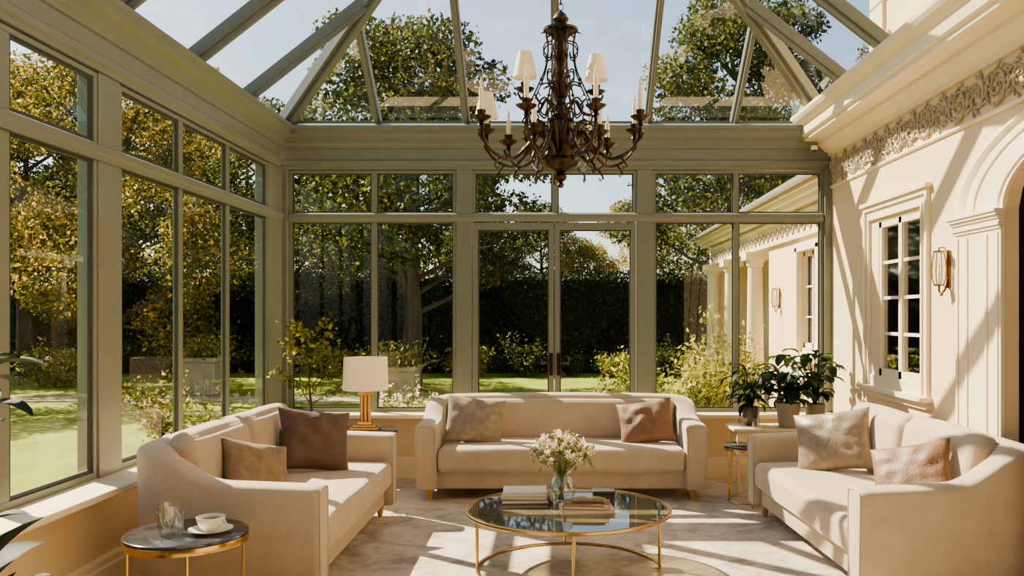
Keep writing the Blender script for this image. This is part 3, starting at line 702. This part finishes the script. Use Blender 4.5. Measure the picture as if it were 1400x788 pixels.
def leafring(name,n_,r0,out,z0,hgt,curl,w0,off=0.0):
    m=MB()
    for i in range(n_):
        a=2*pi*i/n_+off; c,s=math.cos(a),math.sin(a); n=10; v=[];f=[]
        for j in range(n+1):
            t=j/n; rr=r0+.02*math.sin(t*3)+out*t**1.9; zz=z0+hgt*t-curl*t**5; w=w0*math.sin(pi*min(1,.12+t*.86))**.7*(1+.18*(j%2))
            if t>.85: rr+=.03*(t-.85)/.15
            for q in(-1,0,1): v.append((c*(rr-.008*abs(q))-s*w*q,s*(rr-.008*abs(q))+c*w*q,zz))
        for j in range(n):
            b=j*3; f+=[(b,b+1,b+4,b+3),(b+1,b+2,b+5,b+4)]
        m.add(v,f)
    o=m.build(name,BRONZE,ch,ang=180,recalc=False); sm=o.modifiers.new('s','SOLIDIFY'); sm.thickness=.006
leafring('leaf_basket',10,.07,.13,.17,.34,.13,.030)
leafring('leaf_basket',8,.10,.13,.14,.20,.12,.034,.3)
leafring('leaf_crown',8,.025,.07,.90,.12,.05,.018)
leafring('leaf_collar',8,.03,.07,.56,.14,.06,.018,.2)
def bez(P,n=20):
    P=[Vector(p) for p in P]; P=[P[0]*2-P[1]]+P+[P[-1]*2-P[-2]]; out=[]
    for i in range(1,len(P)-2):
        for k in range(n):
            t=k/n; a,b,c,d_=P[i-1],P[i],P[i+1],P[i+2]
            out.append(.5*((2*b)+(c-a)*t+(2*a-5*b+4*c-d_)*t*t+(3*b-a-3*c+d_)*t**3))
    out.append(P[-2]); return out
for i in range(8):
    a=2*pi*i/8+pi/8
    M=Matrix.Rotation(a,4,'Z')
    m=MB(); m.tube([M@p for p in bez([(.10,0,.97),(.085,0,.88),(.105,0,.74),(.165,0,.60),(.215,0,.48),(.20,0,.40),(.155,0,.39),(.15,0,.44),(.17,0,.45)],7)],.005,6)
    m.tube([M@p for p in bez([(.05,0,.92),(.10,0,.90),(.115,0,.85),(.075,0,.81),(.06,0,.85)],6)],.005,6)
    m.tube([M@p for p in bez([(.04,0,.52),(.11,0,.56),(.15,0,.50),(.11,0,.45),(.09,0,.49)],6)],.006,6)
    m.tube([M@p for p in bez([(.035,0,.72),(.08,0,.74),(.09,0,.69),(.06,0,.66)],6)],.005,6)
    m.sphere(tuple(M@Vector((.095,0,.81))),.012,5); m.sphere(tuple(M@Vector((.13,0,.67))),.012,5); m.sphere(tuple(M@Vector((.19,0,.54))),.011,5)
    m.build('scroll_wire',BRONZE,ch)
def arm(a,pts,cupR,shade,candleH,sc=1.0):
    P=bez(pts,8); m=MB(); m.tube(P,[(.014-.004*i/len(P))*sc for i in range(len(P))],8)
    e=Vector(pts[-1])
    for (t,s) in((.3,1),(.62,-1),(.8,1)):
        p=P[int(t*(len(P)-1))]; m.tube([p,p+Vector((.03,0,.03*s)),p+Vector((.045,0,.06*s)),p+Vector((.025,0,.075*s)),p+Vector((.012,0,.055*s))],[.008,.008,.007,.006,.004],6)
    m.lathe([(.006,-.045),(.022,-.038),(.012,-.018),(.036,-.004),(.056,.010),(.062,.018),(.048,.014),(.020,.014),(.024,.032),(.028,.055),(.018,.055)],24,e)
    A=m.build('arm',BRONZE,ch,rot=(0,0,a))
    MB().lathe([(.014,0),(.014,candleH),(.008,candleH+.004),(0.001,candleH+.005)],12,e+Vector((0,0,.05)),cap=False).build('candle',IVORY,A)
    if shade:
        MB().lathe([(.076,.0),(.042,.16),(.040,.16),(.074,.0),(.076,0)],28,e+Vector((0,0,.05+candleH*.35)),cap=False).build('lamp_shade',SHADE,A)
    else:
        MB().lathe([(.003,0),(.010,.015),(.008,.03),(.001,.06)],10,e+Vector((0,0,.055+candleH)),cap=False).build('flame_bulb',IVORY,A)
for i in range(8):
    a=2*pi*i/8+pi/8
    arm(a,[(.06,0,.28),(.15,0,.34),(.22,0,.25),(.32,0,.165),(.43,0,.19),(.505,0,.27),(.52,0,.39)],.05,i==3,.14)
for i in range(5):
    a=2*pi*i/5+.45
    arm(a,[(.05,0,.22),(.12,0,.27),(.18,0,.18),(.26,0,.14),(.32,0,.19),(.335,0,.29)],.05,False,.10,.8)
for a in(math.radians(8),math.radians(188)):
    arm(a,[(.03,0,.47),(.09,0,.55),(.14,0,.48),(.20,0,.47),(.225,0,.53),(.225,0,.60)],.05,True,.10,.9)

# ---------------------------------------------------------------- EXTERIOR
o=B((-60,60,-25,90,-.30,-.12)).build('lawn',LAWN,smooth=False); tag(o,'sunlit green lawn around the house','lawn',kind='structure')
o=B((-3.4,2.9,YB+.21,10.6,-.12,-.06)).build('garden_terrace',STONE,smooth=False); tag(o,'pale stone paved terrace outside the windows','terrace',kind='structure')
o=B((-20,5,17.2,18.2,-.12,-.10)).build('garden_path',STONE,smooth=False); tag(o,'pale gravel garden path across the lawn','path',kind='structure')

hs=empty('house_wing',(2.95,8.85,-.1)); tag(hs,'cream stucco house wing with columns and slate roof','house')
def hb(name,boxes,mt):
    return B(*boxes).build(name,mt,hs,smooth=False)
hb('house_wall',[(0,.3,0,.95,0,3.0),(0,.3,1.70,3.05,0,3.0),(0,.3,.95,1.70,0,1.3),(0,.3,.95,1.70,2.45,3.0),(0,5,3.05,3.3,0,3.0),(.9,1.1,3.3,8.0,0,3.0),(0,5,7.7,8.0,0,3.0)],CREAM)
hb('entablature',[(-.05,.35,0,7.6,2.62,2.95),(-.10,.4,-.0,7.7,2.86,2.91),(-.20,.45,0,7.8,2.95,3.01),(-.27,.5,0,7.85,3.01,3.07),(-.32,.5,0,7.9,3.07,3.13)],WHITE)
m=MB()
for i in range(30):
    y=.15+i*.25
    m.torus(.06,.014,(0,0,0),14,5,Matrix.Translation((-.055,y,2.75))@Matrix.Rotation(pi/2,4,'Y')); m.sphere((-.055,y+.125,2.75),.03,5)
m.build('carved_frieze',FRZ,hs)
w=B((-.06,.0,.85,.95,1.2,2.5),(-.06,.0,1.70,1.80,1.2,2.5),(-.06,.0,.85,1.80,2.45,2.55),(-.1,.0,.8,1.85,1.15,1.25),(.03,.07,.95,1.0,1.3,2.45),(.03,.07,1.65,1.7,1.3,2.45),(.03,.07,1.3,1.35,1.3,2.45),(.03,.07,.95,1.7,1.3,1.36),(.03,.07,.95,1.7,2.39,2.45),(.04,.06,.95,1.7,1.66,1.68),(.04,.06,.95,1.7,2.02,2.04)).build('house_window',WHITE,hs,smooth=False)
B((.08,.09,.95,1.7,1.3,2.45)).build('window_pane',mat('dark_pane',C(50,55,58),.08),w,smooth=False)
for y in(4.15,5.9,7.6):
    m=MB(); m.box(-.16,.16,y-.16,y+.16,0,.12); m.lathe([(.15,.12),(.155,.16),(.13,.2),(.125,1.0),(.105,2.40),(.125,2.42),(.125,2.45),(.15,2.50)],28,(0,y,0)); m.box(-.17,.17,y-.17,y+.17,2.50,2.62)
    m.build('column',WHITE,hs)
m=MB(); m.add([(-.38,-.05,3.13),(-.38,8.0,3.13),(3.2,6.0,5.3),(3.2,-.05,5.3),(-.38,-.05,3.09),(-.38,8.0,3.09),(3.2,-.05,3.2),(6,8.0,3.1)],[(0,1,2,3),(0,1,5,4),(0,3,6,4),(1,7,2)]); m.build('slate_roof',TILE,hs,smooth=False)
up=empty('upper_storey',(3.7,2.0,3.7)); tag(up,'cream upper storey of the house with quoins','house')
m=B((0,5,0,8.2,0,4.6)); m.build('storey_wall',CREAM,up,smooth=False)
m=MB()
for i in range(12):
    l=.35 if i%2 else .5; m.box(-.04,.0,8.2-l,8.24,i*.36,i*.36+.33)
m.box(-.3,5.2,-.2,8.5,4.6,4.75); m.box(-.45,5.3,-.4,8.65,4.75,4.95); m.box(-.07,0,3,6,1.0,1.1)
m.build('quoin_and_cornice',WHITE,up,smooth=False)
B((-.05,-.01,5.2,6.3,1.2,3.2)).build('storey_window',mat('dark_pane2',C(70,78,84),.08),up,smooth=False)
sconce((2.95,11.55,1.80),0,'brass and glass wall sconce on the outside wall')

def tree(name,loc,H_,cw,blobs,leaves,L,mt,label,trunkr=.16,base=.28):
    r=empty(name,loc); tag(r,label,'tree','garden trees')
    m=MB(); top=H_*.8; m.tube([(0,0,-.1),(.05,.03,H_*.2),(-.08,.05,H_*.45),(.05,-.03,top)],[trunkr*1.3,trunkr,trunkr*.75,trunkr*.2],10)
    P=[]
    cs=[]
    for i in range(blobs):
        a=i*2.4+random.uniform(-.4,.4); zf=(i+.5)/blobs; zz=H_*(base+(1-base)*zf); prof_=math.sin(pi*min(1,(zf*.8+.17)))**.6
        rr=cw*prof_*math.sqrt(random.uniform(.15,1)); cs.append(Vector((rr*math.cos(a),rr*math.sin(a),zz)))
    for c in cs:
        z0=max(H_*.2,min(top,c.z-.35*math.hypot(c.x,c.y)-.5)); s=Vector((0,0,z0)); md=s.lerp(c,.5)+Vector((0,0,-.15)); m.tube([s,md,c],[trunkr*.35,trunkr*.22,.015],6)
    m.build('trunk',BARK,r)
    per_=leaves//blobs
    for c in cs:
        R_=cw*random.uniform(.26,.43); d_=rng.normal(size=(per_,3)); d_/=np.linalg.norm(d_,axis=1)[:,None]; q=rng.uniform(.25,1,per_)**.55
        pp=d_*q[:,None]*R_*np.array([1,1,.62])+np.array(c); P.append(pp)
    leafcloud(np.concatenate(P),L,.6,'foliage',mt,r,droop=.3)
    return r
T1=tree('garden_tree',(-3.3,20,-.12),8.2,2.9,28,34000,.12,L_TREE,'broad leafy tree with olive foliage before the hedge',.20,.33)
T2=tree('garden_tree',(-9.6,19,-.12),7.4,2.8,24,27000,.11,L_GOLD,'tree with golden sunlit foliage',.15,.2)
T3=tree('garden_tree',(4.9,24,-.12),10.2,3.1,30,36000,.135,L_TREE,'tall slender dark green tree rising behind the roof',.2,.3)
for (T,x,y,rz,s) in((T1,-7.2,23,1,.85),(T1,-14.5,24,2,1.0),(T2,-14.5,17,3,.9),(T1,-20.5,29,1.5,1.2),(T2,-10.5,30,4,1.15),
  (T3,-5.2,33,1,.95),(T1,-.6,36,3,.72),(T2,3.2,33,1,.8),(T2,.9,29.8,5,.55),(T1,8.6,33,2,1.1),(T3,10.4,25,3,.9),(T1,-17.5,36,5,1.2),(T1,-2.4,29.6,2,.55),
  (T1,-22.5,20,.4,1.0),(T1,-20,12.5,1,.95),(T2,-14.5,9.5,5,.85),(T1,-17,3,2,1.0)):
    clone(T,(x,y,-.12),rz,s)
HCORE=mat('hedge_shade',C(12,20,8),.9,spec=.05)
def hedge(name,x0,x1,y0,y1,h,nl,label,L=.15):
    r=empty(name,((x0+x1)/2,(y0+y1)/2,-.12)); tag(r,label,'hedge')
    w=(x1-x0)/2; dd=(y1-y0)/2
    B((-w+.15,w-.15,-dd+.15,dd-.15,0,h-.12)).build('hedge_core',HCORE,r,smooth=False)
    P=[]
    areas=[2*w*h,2*w*h,2*dd*h,2*dd*h,4*w*dd]; tot=sum(areas)
    for i,a in enumerate(areas):
        n=int(nl*a/tot); u=rng.uniform(-1,1,n); v=rng.uniform(0,1,n); j=rng.normal(size=n)*.07
        if i<2: P.append(np.stack([u*w,(-1 if i==0 else 1)*(dd-.1)+j,v*h],1))
        elif i<4: P.append(np.stack([(-1 if i==2 else 1)*(w-.1)+j,u*dd,v*h],1))
        else: P.append(np.stack([u*w,rng.uniform(-1,1,n)*dd,h-.1+j*1.5],1))
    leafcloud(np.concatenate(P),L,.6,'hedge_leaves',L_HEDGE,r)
hedge('clipped_hedge',-13,9,25.5,27.0,2.85,40000,'tall dark green clipped hedge closing the garden',.13)
hedge('clipped_hedge',-19,-17.6,5,23,2.4,20000,'dark clipped hedge along the garden side')
hedge('clipped_hedge',-30,-13.2,26.5,27.5,2.6,12000,'dark clipped hedge at the garden corner')
def shrub(loc,R_,h,n,L,mt,label,cat='shrub',flowers=0,group='garden shrubs',name='garden_shrub'):
    r=empty(name,loc); tag(r,label,cat,group)
    m=MB(); P=[]
    for i in range(14):
        a=i*2.4; q=random.uniform(.3,1); tip=Vector((R_*q*math.cos(a),R_*q*math.sin(a),h*random.uniform(.55,1)*(1.1-.35*q))); m.tube([(0,0,0),(tip.x*.4,tip.y*.4,tip.z*.55),tip],[.012,.008,.003],5)
        k=n//14; t=rng.uniform(.25,1.05,k)[:,None]; P.append(np.array(tip)*t+rng.normal(size=(k,3))*R_*.16)
    m.build('stems',BARK,r); P=np.concatenate(P); P[:,2]=np.abs(P[:,2]); leafcloud(P,L,.45,'foliage',mt,r)
    if flowers:
        idx=rng.integers(0,len(P),flowers); Q=np.repeat(P[idx]*1.08,9,0)+rng.normal(size=(flowers*9,3))*.012; leafcloud(Q,.035,.8,'blossoms',L_FLOW,r)
    return r
shrub((1.65,9.9,-.06),.45,1.35,2600,.065,L_SHRUB,'feathery golden shrub by the house columns')
shrub((2.15,11.2,-.06),.55,1.8,2600,.075,L_SHRUB,'tall feathery yellow-green shrub by the columns')
shrub((1.05,12.0,-.06),.5,1.15,2200,.075,L_SHRUB,'sunlit golden-green shrub at terrace edge')
shrub((2.45,9.4,-.06),.33,1.1,1400,.065,L_SHRUB,'small golden shrub against the house wall')
shrub((-1.75,9.9,-.06),.40,.98,1500,.05,L_SHRUB,'low flowering bush with white blossom outside window','shrub',90)
shrub((-1.05,10.5,-.06),.28,.75,900,.05,L_SHRUB,'low flowering bush with white blossom outside window','shrub',50)
shrub((-3.9,9.6,-.12),.40,.85,1300,.05,L_SHRUB,'pale green bush near the corner of conservatory','shrub',20)
shrub((-5.4,12.0,-.12),.5,.95,1600,.06,L_GOLD,'bush with sunlit gold leaf colour on the lawn','shrub',30)
base_s=shrub((-2.4,24.3,-.12),.75,.95,1600,.11,L_SHRUB,'rounded pale green border shrub before the hedge','shrub',40)
base_d=shrub((-.9,24.2,-.12),.8,1.1,1600,.11,L_TREE,'rounded dark green border shrub before the hedge')
for i,(x,y,s) in enumerate(((-4.4,23.8,.8),(-5.8,24.2,.9),(.4,24.3,.6),(1.6,24.0,.8),(3.0,24.0,.9),(4.6,21.0,1.2),(-10,23.2,1.2),(-12,21,1.1),(3.2,18.3,1.1),(-16.3,14,1.1),(-16.3,18,1.0))):
    clone(base_s if i%2 else base_d,(x,y,-.12),i,s)
def planter(loc,w,h,lab):
    r=empty('stone_planter',loc); tag(r,lab,'planter','stone garden planters')
    B((-w/2,w/2,-w/2,w/2,0,h),(-w/2-.04,w/2+.04,-w/2-.04,w/2+.04,h-.1,h)).build('planter_body',STONE,r,bevel=.02)
    a=rng.normal(size=(700,3))*np.array([w*.4,w*.4,.16])+np.array([0,0,h+.15]); a[:,2]=np.maximum(a[:,2],h); leafcloud(a,.10,.5,'foliage',L_SHRUB,r)
planter((-3.4,18.7,-.12),.9,.62,'square stone planter with foliage on the lawn'); planter((-11.0,16.0,-.12),1.0,.7,'square stone planter with foliage on the lawn'); planter((-7.6,18.9,-.12),.8,.8,'square stone planter with foliage on the lawn')

# ---------------------------------------------------------------- light & world
w=bpy.data.worlds.new('World'); S.world=w; w.use_nodes=True; N=w.node_tree.nodes; L=w.node_tree.links
bg=N['Background']; sky=N.new('ShaderNodeTexSky'); sky.sky_type='NISHITA'; sky.sun_disc=False
sky.sun_elevation=math.radians(40); sky.sun_rotation=math.radians(-53); sky.air_density=1.0; sky.dust_density=1.2; sky.ozone_density=1.0
mx=N.new('ShaderNodeMix'); mx.data_type='RGBA'; mx.blend_type='MULTIPLY'; mx.inputs[0].default_value=1
L.new(sky.outputs[0],mx.inputs[6]); mx.inputs[7].default_value=(1.0,1.0,.92,1); L.new(mx.outputs[2],bg.inputs[0]); bg.inputs[1].default_value=.34
sun=bpy.data.lights.new('sun','SUN'); sun.energy=32; sun.angle=math.radians(.5); sun.color=(1,.86,.60)
so=bpy.data.objects.new('sun',sun); COL.objects.link(so)
el=math.radians(41); az=Vector((-.80,.60,0)).normalized(); dirv=Vector((az.x*math.cos(el),az.y*math.cos(el),math.sin(el)))
so.rotation_euler=dirv.to_track_quat('Z','Y').to_euler(); so.location=(0,0,10)

cam=bpy.data.cameras.new('camera'); co=bpy.data.objects.new('camera',cam); COL.objects.link(co)
co.location=(0,0,1.6); co.rotation_euler=(pi/2,0,0); cam.sensor_width=36; cam.lens=1200/1400*36; cam.shift_x=-60/1400; cam.shift_y=36/1400; cam.clip_end=500
S.camera=co
